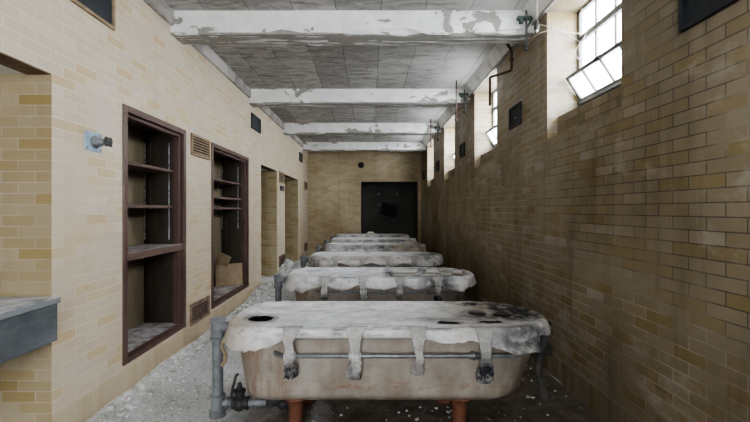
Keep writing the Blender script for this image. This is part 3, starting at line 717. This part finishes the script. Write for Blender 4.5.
# ------------------------------------------------------------------ canvas covers
def interp(tab, x):
    if x <= tab[0][0]: return tab[0][1]
    for (a, va), (b, vb) in zip(tab, tab[1:]):
        if x <= b: return va + (vb - va) * smooth(a, b, x)
    return tab[-1][1]
def cover(idx, front, back, holes, black, brown, straps, sag=.014, seed=0, wr=1.0, label='', tail_black=0, torn=None):
    """front/back: drape length as a function of local x; holes: (x,y,rx,ry); black/brown: (x,y,rx,ry,amount) stains"""
    t = thing('canvas_cover', label, 'cover', (TX[idx], TY[idx], 0), 'canvas covers over the bathtubs')
    mb = MB(); b = mb.b; NT_, ND = 34, 9; rings = []; info = {}
    lay = b.loops.layers.float_color.new('stain_shade')
    sx = [max(-A + B_, min(A - B_ * 1.2, p.x)) for p in OUT]
    S = Vector((seed * 3.1, seed * 1.7, seed))
    def wrinkle(x, y, d):
        w = mn.noise(Vector((x * 2.2, y * 4, 0)) + S) * .007 + mn.noise(Vector((x * 9, y * 14, 4)) + S) * .0030
        for st in straps:      # folds radiate from each tied strap
            dx, dy = x - st[0], y + B_
            r = math.hypot(dx, dy)
            if r < .34: w += .0055 * math.sin(math.atan2(dy, dx) * 15 + seed) * (1 - r / .34) * min(1, r / .06)
        rot = max(0, min(1, sum(a * max(0, 1 - math.hypot((x - cx) / rx, (y - cy) / ry) ** 2) for cx, cy, rx, ry, a in black)))
        w += rot * (mn.noise(Vector((x * 16, y * 16, 8)) + S) * .010 + mn.noise(Vector((x * 34, y * 34, 2)) + S) * .006)
        return w * wr
    for j in range(NT_ + 1):
        s = j / NT_; s = 1 - (1 - s) ** 1.25
        ring = []
        for i in range(NP):
            e = OUT[i] - NRM[i] * .020; c = Vector((sx[i], 0)); q = c.lerp(e, s)
            d = (e - q).length
            w = wrinkle(q.x, q.y, d) * min(1, d / .05 + .35)
            if d < .07: w = max(w, -.004)
            z = RZ + .014 - sag * (1 - math.exp(-d / .10)) + w
            v = b.verts.new((q.x, q.y, z)); ring.append(v); info[v] = (q.x, q.y, 0.0)
        rings.append(ring)
    for k in range(1, 5):
        a = PI / 2 * k / 4; ring = []
        for i in range(NP):
            q = OUT[i] + NRM[i] * (-.020 + .034 * math.sin(a)); w = wrinkle(q.x, q.y, 0)
            v = b.verts.new((q.x, q.y, RZ + .014 - .034 * (1 - math.cos(a)) + max(-.004, w * .4))); ring.append(v); info[v] = (q.x, q.y, 0.0)
        rings.append(ring)
    for k in range(1, ND + 1):
        f = k / ND; ring = []
        for i in range(NP):
            p = OUT[i]; wf = smooth(-.25, .25, -NRM[i].y)
            Ld = interp(front, p.x) * wf + interp(back, p.x) * (1 - wf)
            Ld *= 1 + .30 * mn.noise(Vector((i * .13, seed * 5.0, 0))) + .22 * mn.noise(Vector((i * .45, seed * 5.0, 3)))
            Ld = max(.004, Ld)
            fold = mn.noise(Vector((i * .26, f * .6, seed * 2.0))) * .045 * f * min(1, Ld / .07) + mn.noise(Vector((i * .7, f * 1.5, seed * 4.0))) * .014 * f * min(1, Ld / .05)
            off = .014 + .010 * f * min(1, Ld / .08) + max(-.004 * (1 if Ld > .02 else 0), fold)
            q = p + NRM[i] * off
            zz = RZ - .020 - Ld * f
            if NRM[i].y < -.3 and abs(q.x) < .9: q.y = q.y + (min(q.y, -B_ - .052) - q.y) * smooth(.665, .615, zz) if zz > .615 else min(q.y, -B_ - .052)
            v = b.verts.new((q.x, q.y, zz)); ring.append(v); info[v] = (q.x, q.y, f)
        rings.append(ring)
    def cut(x, y):
        for hx, hy, rx, ry in holes:
            r = math.hypot((x - hx) / rx, (y - hy) / ry)
            if r < 1 + .22 * mn.noise(Vector((math.atan2(y - hy, x - hx) * 1.3, hx * 9, hy * 9))): return True
        return torn(x, y) if torn else False
    for j in range(len(rings) - 1):
        for i in range(NP):
            q = [rings[j][i], rings[j][(i + 1) % NP], rings[j + 1][(i + 1) % NP], rings[j + 1][i]]
            mx = sum(info[v][0] for v in q) / 4; my = sum(info[v][1] for v in q) / 4
            if j < NT_ - 1 and cut(mx, my): continue
            try: f = b.faces.new(q)
            except ValueError: continue
            for lp in f.loops:
                x, y, dr = info[lp.vert]
                bl = min(1, sum(a * max(0, 1 - math.hypot((x - cx) / rx, (y - cy) / ry) ** 2) for cx, cy, rx, ry, a in black))
                for hx, hy, rx, ry in holes:
                    r = math.hypot((x - hx) / (rx * 1.5), (y - hy) / (ry * 1.5))
                    if r < 1: bl = max(bl, .75 * (1 - r * .5))
                br = min(1, sum(a * max(0, 1 - math.hypot((x - cx) / rx, (y - cy) / ry) ** 2) for cx, cy, rx, ry, a in brown))
                if dr == 0 and y < -B_ + .10:
                    gz = mn.noise(Vector((x * 5, y * 42, seed * 3.0))) + .5 * mn.noise(Vector((x * 14, y * 60, seed)))
                    bl = max(bl, .75 * max(0, min(1, (gz - .05) * 2.4)) * (1 - max(0, (y + B_ - .05) / .05)))  # dark streaks paint the shade of gathered folds along the front hem
                gz = mn.noise(Vector((x * 3.2, y * 6, seed * 7.0))) + .5 * mn.noise(Vector((x * 9, y * 15, seed)))
                bl = max(bl, .55 * max(0, min(1, (gz - .22) * 3)) * (.35 + .65 * smooth(-.3, .7, x)))
                if dr > 0 or y < -B_ + .03:
                    for st in straps: bl = max(bl, (.30 + .35 * st[3]) * max(0, 1 - abs(x - st[0]) / .11) * (1 if y < 0 else 0) * (.4 + .6 * dr))  # gathers beside each tie darkened, fold shade put into the colour
                br = max(br, dr * .75 * max(0, min(1, .5 + 1.2 * mn.noise(Vector((x * 3, y * 3, seed))))))
                lp[lay] = (bl, br, 0, 1)
    loose = [v for v in b.verts if not v.link_faces]
    bmesh.ops.delete(b, geom=loose, context='VERTS')
    o = mb.build('canvas', M['cloth'], t, smooth=True, solid=.004, weld=True)
    for st in straps: strap(t, *st)
    return t
def strap(t, x, ln, w, bl, br, knot, sd):
    """canvas tie: over the rim, round the rail, tail hanging below"""
    mb = MB(); b = mb.b; lay = b.loops.layers.float_color.new('stain_shade')
    yf = -B_ - .018; yrail = -B_ - .020
    path = [(-B_ + .055, RZ + .017, 1.5), (-B_ + .03, RZ + .018, 1.35), (yf + .010, RZ + .010, 1.15), (yf - .010, RZ - .015, .95), (yf - .016, RZ - .05, .72), (yrail - .022, .605, .55), (yrail - .026, .572, .50), (yrail - .022, .54, .66)]
    zt = RZ - ln; n = 6
    for k in range(1, n + 1):
        f = k / n; path.append((yrail - .012 + .018 * f * (1 if sd % 2 else .3), .54 + (zt - .54) * f, .80 + .25 * f - (.42 if k == n else .08 if k == n - 1 else 0)))
    rows = []; m = 8
    for j, (y, z, ws) in enumerate(path):
        r = []
        for k in range(m + 1):
            u = k / m - .5
            px = x + u * w * ws + .022 * mn.noise(Vector((j * .4, sd * 3.0, 0))) + .010 * mn.noise(Vector((j * .9, sd, u * 5)))
            dy = (.012 * math.sin(u * 13 + sd + j * .35) + .012 * mn.noise(Vector((u * 6, j * .8, sd)))) * (1 if j > 3 else .25)
            r.append(b.verts.new((px, y - abs(dy), z + (.006 + (.012 if j == len(path) - 1 else 0)) * mn.noise(Vector((u * 6, sd, j))) )))
        rows.append(r)
    for j in range(len(rows) - 1):
        for k in range(m):
            f = b.faces.new((rows[j][k], rows[j][k + 1], rows[j + 1][k + 1], rows[j + 1][k]))
            g = j / len(rows)
            for lp in f.loops: lp[lay] = (min(1, .32 + bl * smooth(.25, .75, g)), max(br, .45), 0, 1)
    o = mb.build('strap', M['cloth'], t, smooth=True, solid=.004)
    if knot:
        mb = MB(); b = mb.b; lay = b.loops.layers.float_color.new('stain_shade'); pts, rs = [], []
        for k in range(9):
            f = k / 8; pts.append((x - .036 + .072 * f, yrail, zr)); rs.append((.022 + .018 * math.sin(f * PI)) * (1 + .15 * math.sin(k * 2.3 + sd)))
        mb.tube(pts, 0, 14, False, rs)
        for f in mb.b.faces:
            for lp in f.loops: lp[lay] = (bl * .8, br, 0, 1)
        mb.build('knot', M['cloth'], o, smooth=True)

# 1: the near cover, pierced, rotten and black at the window end
cv = cover(0, front=[(-1.1, .10), (-.93, .105), (-.78, .07), (-.64, .03), (-.52, .004), (.10, .004), (.20, .025), (.34, .045), (.48, .03), (.60, .06), (.74, .10), (.90, .095), (1.0, .05)], back=[(-1, .09), (0, .07), (1, .06)],
      holes=[(-.866, -.105, .078, .075), (.375, -.20, .078, .040), (.632, .06, .062, .085), (.785, -.01, .060, .075), (.655, -.185, .075, .036)],
      black=[(1.02, .10, .30, .40, 1.0), (.93, -.40, .30, .20, 1.0), (.92, .26, .36, .16, 1.0), (.62, -.40, .16, .06, .4), (.72, -.04, .34, .24, .75), (.30, -.12, .22, .09, .45), (.62, .30, .12, .06, .8), (-1.02, .2, .12, .2, .25), (-.12, .14, .06, .04, .35)],
      brown=[(.86, .12, .45, .30, .9), (.62, -.05, .5, .5, .45), (-1.03, -.25, .22, .35, 1.0), (.1, -.36, .7, .05, .25)],
      straps=[(-.613, .275, .085, .75, .15, True, 1), (-.223, .275, .095, .45, .0, True, 2), (.155, .255, .085, .15, .1, False, 3), (.557, .30, .105, 1.0, .35, False, 4)], seed=1,
      label='nearest canvas cover, with an oval hole one end and black rot the other')
for (x, y, z0, z1, r, sd) in ((.895, -.36, .69, .30, .018, 1), (1.105, .03, .665, .44, .015, 2), (-1.085, -.16, .60, .44, .011, 3)):
    mb = MB(); pts, rs = [], []
    for k in range(15):
        f = k / 14; pts.append((x + .016 * math.sin(f * 7 + sd), y - .04 + .012 * math.sin(f * 5), z0 + (z1 - z0) * f)); rs.append(r * (.75 + .5 * abs(math.sin(k * 1.3 + sd))))
    mb.tube(pts, 0, 9, True, rs)
    mb.build('hanging_tie', M['strap_dark'] if sd < 3 else M['plank'], cv, smooth=True)
# 2: torn open over the window half
def torn2(x, y):
    e = .12 + .10 * mn.noise(Vector((y * 7, 2, 0))) + .05 * mn.noise(Vector((y * 23, 5, 0)))
    if x < e: return False
    inset = B_ - abs(y)
    if inset < .055 + .02 * mn.noise(Vector((x * 9, 0, 3))) : return False
    if x > .98 + .05 * mn.noise(Vector((y * 12, 0, 7))): return False
    if .40 < x - .25 * y < .47 + .1 * max(0, y): return y < -.05
    if .66 < x - .18 * y < .86 and y > -.12 and mn.noise(Vector((x * 11, y * 6, 2))) > -.15: return False
    return True
S4 = lambda off, bl: [(-.62 + off, .235, .09, bl, .1, True, 5), (-.20 + off, .22, .09, .3, .1, True, 6), (.19 + off, .225, .09, .25, .1, True, 7), (.60 + off, .24, .10, .9, .2, False, 8)]
cover(1, front=[(-1.1, .10), (-.9, .12), (-.62, .06), (-.42, .10), (-.2, .05), (0, .10), (.2, .05), (.4, .095), (.6, .06), (.82, .11), (1.0, .09)], back=[(-1, .1), (1, .1)], holes=[], black=[(.10, .05, .10, .4, .8), (.55, .2, .35, .25, .7), (.95, .05, .12, .3, .5), (.6, -.42, .25, .12, .9), (-.62, -.42, .12, .1, .5)],
      brown=[(-1, -.3, .3, .2, .4), (.9, 0, .4, .4, .3)], straps=S4(0, .5), seed=2, sag=.03, torn=torn2, label='second canvas cover, torn open so one half of its tub is bare')
cover(2, front=[(-1.1, .11), (-.8, .14), (-.55, .07), (-.3, .13), (-.1, .06), (.2, .12), (.4, .07), (.7, .12), (1.0, .11)], back=[(-1, .1), (1, .1)], holes=[(.80, .05, .10, .09), (.93, -.16, .08, .06)], black=[(.85, 0, .3, .35, .8), (-1.0, -.35, .2, .15, .6), (.95, -.4, .2, .1, .7)],
      brown=[(0, -.42, 1.2, .09, .6), (-1, -.3, .3, .3, .4)], straps=S4(-.02, .4), seed=3, sag=.012, label='third canvas cover, white top with wavy brownish hem')
cover(3, front=[(-1.1, .12), (-.6, .10), (-.2, .14), (.2, .10), (.6, .13), (1.0, .12)], back=[(-1, .1), (1, .1)], holes=[(-.35, -.05, .12, .07), (.15, .1, .10, .08), (.22, -.22, .09, .06), (-.75, .0, .09, .07)], black=[(-.35, -.3, .5, .14, .8), (.15, -.35, .3, .12, .9), (-.95, -.1, .25, .3, .8), (.95, 0, .2, .4, .6)],
      brown=[(.75, 0, .55, .6, 1.0), (.7, -.4, .55, .2, 1.0)], straps=S4(.04, .8), seed=4, sag=.03, wr=2.0, label='fourth canvas cover, spotted black and soiled brown at one end')
cover(4, front=[(-1.1, .08), (-.4, .11), (.2, .08), (.7, .11), (1.0, .08)], back=[(-1, .1), (1, .1)], holes=[], black=[(.4, -.42, .3, .1, .5)], brown=[(.9, -.3, .3, .2, .5)], straps=S4(0, .5), seed=5, label='fifth canvas cover, plain and pale, thin in the row')
cover(5, front=[(-1.1, .09), (0, .10), (1.0, .09)], back=[(-1, .1), (1, .1)], holes=[], black=[(.75, -.42, .3, .1, .7)], brown=[(.8, -.3, .4, .3, .5)], straps=S4(.05, .5), seed=6, label='last canvas cover, nearest the dark opening in the end wall')
mb = MB(); b = mb.b
for k in range(4):
    a = k * 1.7
    mb.lathe((TX[5] - .06 + .05 * math.cos(a), TY[5] - .05 + .05 * math.sin(a), RZ + .022), (.1 * math.cos(a), .2 * math.sin(a), 1), [(0, .09), (.03, .08), (.06, .05), (.075, .015)], 9)
tag(mb.build('plaster_lump', M['chip']), 'small lump of fallen plaster on the last bath cover', 'rubble')

# ------------------------------------------------------------------ standpipes at the left end of each tub
sp = thing('standpipe', 'x', 'pipe', (-1.075, 2.79, 0), 'standpipes at the tub ends')
mb = MB(); mb.lathe((0, 0, 0), (0, 0, 1), [(0, .037), (.56, .037)], 24); mb.build('pipe', M['galv'], sp, smooth=False)
mb = MB(); mb.lathe((0, 0, .535), (0, 0, 1), [(0, .042), (.004, .052), (.022, .052), (.026, .046), (.120, .046), (.124, .054), (.146, .054), (.152, .046), (.156, .01)], 24)
mb.tube([(0, 0, .625), (.04, 0, .625), (.085, 0, .622)], .036, 18)
tee = mb.build('tee_fitting', M['galv'], sp)
mb = MB(); mb.lathe((0, 0, -.005), (0, 0, 1), [(0, .056), (.045, .056), (.052, .046), (.06, .046), (.13, .046), (.134, .052), (.15, .052), (.155, .040)], 24); mb.build('base_elbow', M['galv'], sp)
mb = MB(); mb.tube([(.03, 0, .088), (.20, 0, .088), (.345, 0, .088)], .026, 16)
mb.lathe((.055, 0, .088), (1, 0, 0), [(0, .03), (.002, .040), (.022, .040), (.024, .03)], 6); mb.build('waste_pipe', M['galv'], sp)
mb = MB(); mb.lathe((.10, 0, .088), (1, 0, 0), [(0, .032), (.004, .042), (.02, .042), (.03, .050), (.055, .058), (.08, .050), (.09, .042), (.106, .042), (.11, .032)], 18)
mb.lathe((.155, 0, .13), (0, 0, 1), [(0, .034), (.03, .034), (.034, .042), (.05, .042), (.054, .02), (.10, .012)], 16)
va = mb.build('valve', M['iron'], sp)
mb = MB(); mb.tube([(.10, -.02, .13), (.112, -.02, .20), (.135, -.02, .285), (.15, -.02, .30)], .009, 10); mb.build('lever', M['iron'], va)
mb = MB(); mb.lathe((.205, 0, .088), (1, 0, 0), [(0, .03), (.002, .046), (.012, .046), (.014, .03)], 18); mb.build('flange', M['iron'], va)
sp['label'] = 'grey standpipe with valve at the end of the nearest bathtub'
for i, w in enumerate(('second', 'third', 'fourth', 'fifth', 'last')):
    c = copy_tree(sp, (TX[i + 1] - 1.208, TY[i + 1] + .02, 0)); c['label'] = 'grey standpipe at the alcove end of the %s bathtub' % w

# ================================================================== pipes, cords and wires near the windows
mb = MB(); mb.tube([(1.47, 4.38, 3.40), (1.50, 4.38, 3.33), (1.555, 4.38, 3.24), (1.57, 4.38, 3.2), (1.57, 4.38, 3.015), (1.566, 4.385, 3.003), (1.555, 4.40, 2.998), (1.412, 4.592, 2.998), (1.403, 4.605, 2.99), (1.40, 4.61, 2.975), (1.40, 4.61, 2.67)], .014, 12)
p = mb.build('bent_pipe', M['rust'], smooth=True)
tag(p, 'rust-brown pipe bent in a step, hanging beside the first beam', 'pipe')
mb = MB(); mb.lathe((1.57, 4.38, 3.10), (0, 0, 1), [(0, .018), (.004, .022), (.03, .022), (.034, .018)], 12); mb.build('coupling', M['rust'], p)
wl = ['first', 'second', 'third']
for k in range(3):
    y = 3.80 + BAY * k; x = 1.505
    t = thing('conduit_bracket', 'greenish conduit bracket at the window end of the %s ceiling beam' % wl[k], 'bracket', (x, y, 3.0), 'conduit brackets on the beams'); 
    mb = MB(); mb.tube([(0, 0, .40), (0, 0, .02)], .010, 10); mb.build('conduit', M['bracket'], t, smooth=True)
    mb = MB(); mb.box((-.085, -.02, .285), (.075, .035, .312)); mb.box((-.065, -.016, .25), (-.03, .03, .287)); mb.tube([(.06, -.01, .30), (.03, -.012, .25), (0, -.012, .20)], .012, 10); mb.build('clamp', M['green'], t, bevel=.003)
    mb = MB(); mb.lathe((0, 0, .03), (0, 0, -1), [(0, .014), (.01, .022), (.04, .020), (.05, .008)], 12); mb.build('end_cap', M['iron'], t, smooth=True)
t = thing('hanging_socket', 'black lamp socket dangling on a cord beside the first window', 'socket', (1.46, 3.46, 3.04))
mb = MB(); mb.tube([(0.005, 0, .36), (.002, 0, .20), (0, 0, .06)], .0035, 8); mb.build('cord', M['wire'], t)
mb = MB(); mb.lathe((0, 0, .075), (0, 0, -1), [(0, .006), (.012, .016), (.05, .018), (.056, .022), (.085, .021), (.088, .012)], 14); mb.build('socket', M['iron'], t, smooth=True)
mb = MB(); mb.lathe((0, 0, -.010), (0, 0, -1), [(0, .014), (.008, .015), (.02, .010), (.026, .003)], 10); mb.build('bulb_stub', M['wire'], t, smooth=True)
for k, w in ((1, 'second'), (2, 'third')):
    mb = MB(); y = 5.95 + BAY * (k - 1)
    mb.tube([(1.30, y, 3.41), (1.298, y, 3.1), (1.302, y, 2.80)], .009, 10); mb.lathe((1.302, y, 2.83), (0, 0, -1), [(0, .010), (.01, .017), (.05, .015), (.055, .006)], 10)
    tag(mb.build('hanging_rod', M['rust'], smooth=True), 'thin dark rod hanging from the ceiling by the %s window' % w, 'rod', 'hanging rods by the windows')
def wire(pts, label, r=.0035, name='loose_wire'):
    P = [Vector(p) for p in pts]; out = []
    for i in range(len(P) - 1):
        a, b_, c, d = P[max(i - 1, 0)], P[i], P[i + 1], P[min(i + 2, len(P) - 1)]
        for k in range(8):
            u = k / 8; out.append(.5 * ((2 * b_) + (c - a) * u + (2 * a - 5 * b_ + 4 * c - d) * u * u + (3 * b_ - a - 3 * c + d) * u ** 3))
    out.append(P[-1]); mb = MB(); mb.tube(out, r, 7)
    tag(mb.build(name, M['wire'], smooth=True), label, 'wire', 'loose wires at the first window')
wire([(1.505, 3.77, 3.20), (1.555, 3.585, 3.13), (1.69, 3.55, 3.06), (1.90, 3.545, 3.03)], 'pale wire sagging from the beam bracket to the window, upper one')
wire([(1.505, 3.77, 3.04), (1.55, 3.585, 3.06), (1.69, 3.545, 3.05), (1.85, 3.545, 2.98), (1.90, 3.545, 2.93)], 'pale wire from the bracket foot to the window, lower one')
wire([(1.88, 3.50, 3.24), (1.82, 3.40, 3.12), (1.885, 3.45, 2.99), (1.83, 3.53, 2.86), (1.88, 3.50, 2.76)], 'pale wire tangled down the near window frame corner')
wire([(1.87, 3.30, 3.23), (1.81, 3.16, 3.13), (1.87, 2.95, 3.10), (1.84, 2.80, 3.2)], 'pale wire looped across the top of the first window')
wire([(1.86, 3.52, 2.87), (1.86, 3.35, 3.0), (1.86, 3.10, 3.02), (1.86, 2.85, 3.13), (1.86, 2.62, 3.22)], 'pale wire strung across the first window panes')

# dark thing on the back wall of the recess
T = Matrix.Translation((.66, yb2 - .05, 1.44)) @ Matrix.Rotation(math.radians(14), 4, 'Y')
t = thing('hanging_board', 'black tilted panel hung inside the dark opening of the end wall', 'panel', (.66, yb2, 1.44)); L = -Vector(t.location)
mb = MB(); mb.box((-.28, -.03, -.22), (.28, .045, .22), T); mb.build('board', M['black'], t, bevel=.01).location = L
mb = MB()
for (a, b, c, d) in ((-.30, -.26, -.24, .24), (.26, .30, -.24, .24), (-.26, .26, .20, .24), (-.26, .26, -.24, -.20)): mb.box((a, -.045, c), (b, .045, d), T)
mb.build('frame', M['iron'], t, bevel=.006).location = L
for (x, z, w) in ((.30, 2.0, 'upper one on the alcove side'), (.93, 2.0, 'upper one on the window side'), (.30, 1.62, 'lower one')):
    mb = MB(); mb.lathe((x, yb2 - .012, z), (0, 1, 0), [(0, .03), (.004, .045), (.012, .048)], 16)
    tag(mb.build('wall_disc', M['pale'], smooth=True), 'pale disc on the wall of the dark opening, ' + w, 'disc', 'pale discs in the dark opening')

# ================================================================== light
W = bpy.data.worlds.new('overcast'); SC.world = W; W.use_nodes = True
nt = W.node_tree; bg = nt.nodes['Background']; bg.inputs[0].default_value = (.86, .93, 1.0, 1); bg.inputs[1].default_value = 9.0
def area(name, loc, target, sx, sy, power, col=(1, 1, 1)):
    l = bpy.data.lights.new(name, 'AREA'); l.shape = 'RECTANGLE'; l.size = sx; l.size_y = sy; l.energy = power; l.color = col
    o = bpy.data.objects.new(name, l); COL.objects.link(o); o.location = loc
    d = Vector(target) - Vector(loc); o.rotation_euler = d.to_track_quat('-Z', 'Y').to_euler(); return o
for k in range(-1, 4):
    y = (WY0 + WY1) / 2 + BAY * k
    area('window_daylight', (XR + WD + 1.2, y, 3.15), (XR - 1.6, y, 1.9), 1.7, 1.5, 360, (.93, .97, 1.0))
area('rear_fill', (-.5, YR - .35, 1.9), (-1.4, 3, 1.3), 1.6, 1.6, 70, (.96, .98, 1.0))  # added fill lamp behind the camera, outside the rear opening

cam = bpy.data.cameras.new('camera'); co = bpy.data.objects.new('camera', cam); COL.objects.link(co)
co.location = (0, 0, CAMZ); co.rotation_euler = (PI / 2, 0, 0)
cam.sensor_width = 36; cam.lens = 36 * 395 / 750; cam.shift_x = 5 / 750; cam.shift_y = -1 / 750; cam.clip_start = .02
SC.camera = co
SC.cycles.use_denoising = True
SC.cycles.max_bounces = 12; SC.cycles.diffuse_bounces = 8; SC.cycles.transparent_max_bounces = 16
SC.view_settings.view_transform = 'AgX'
SC.view_settings.look = 'AgX - Medium High Contrast'
SC.view_settings.exposure = 0.5
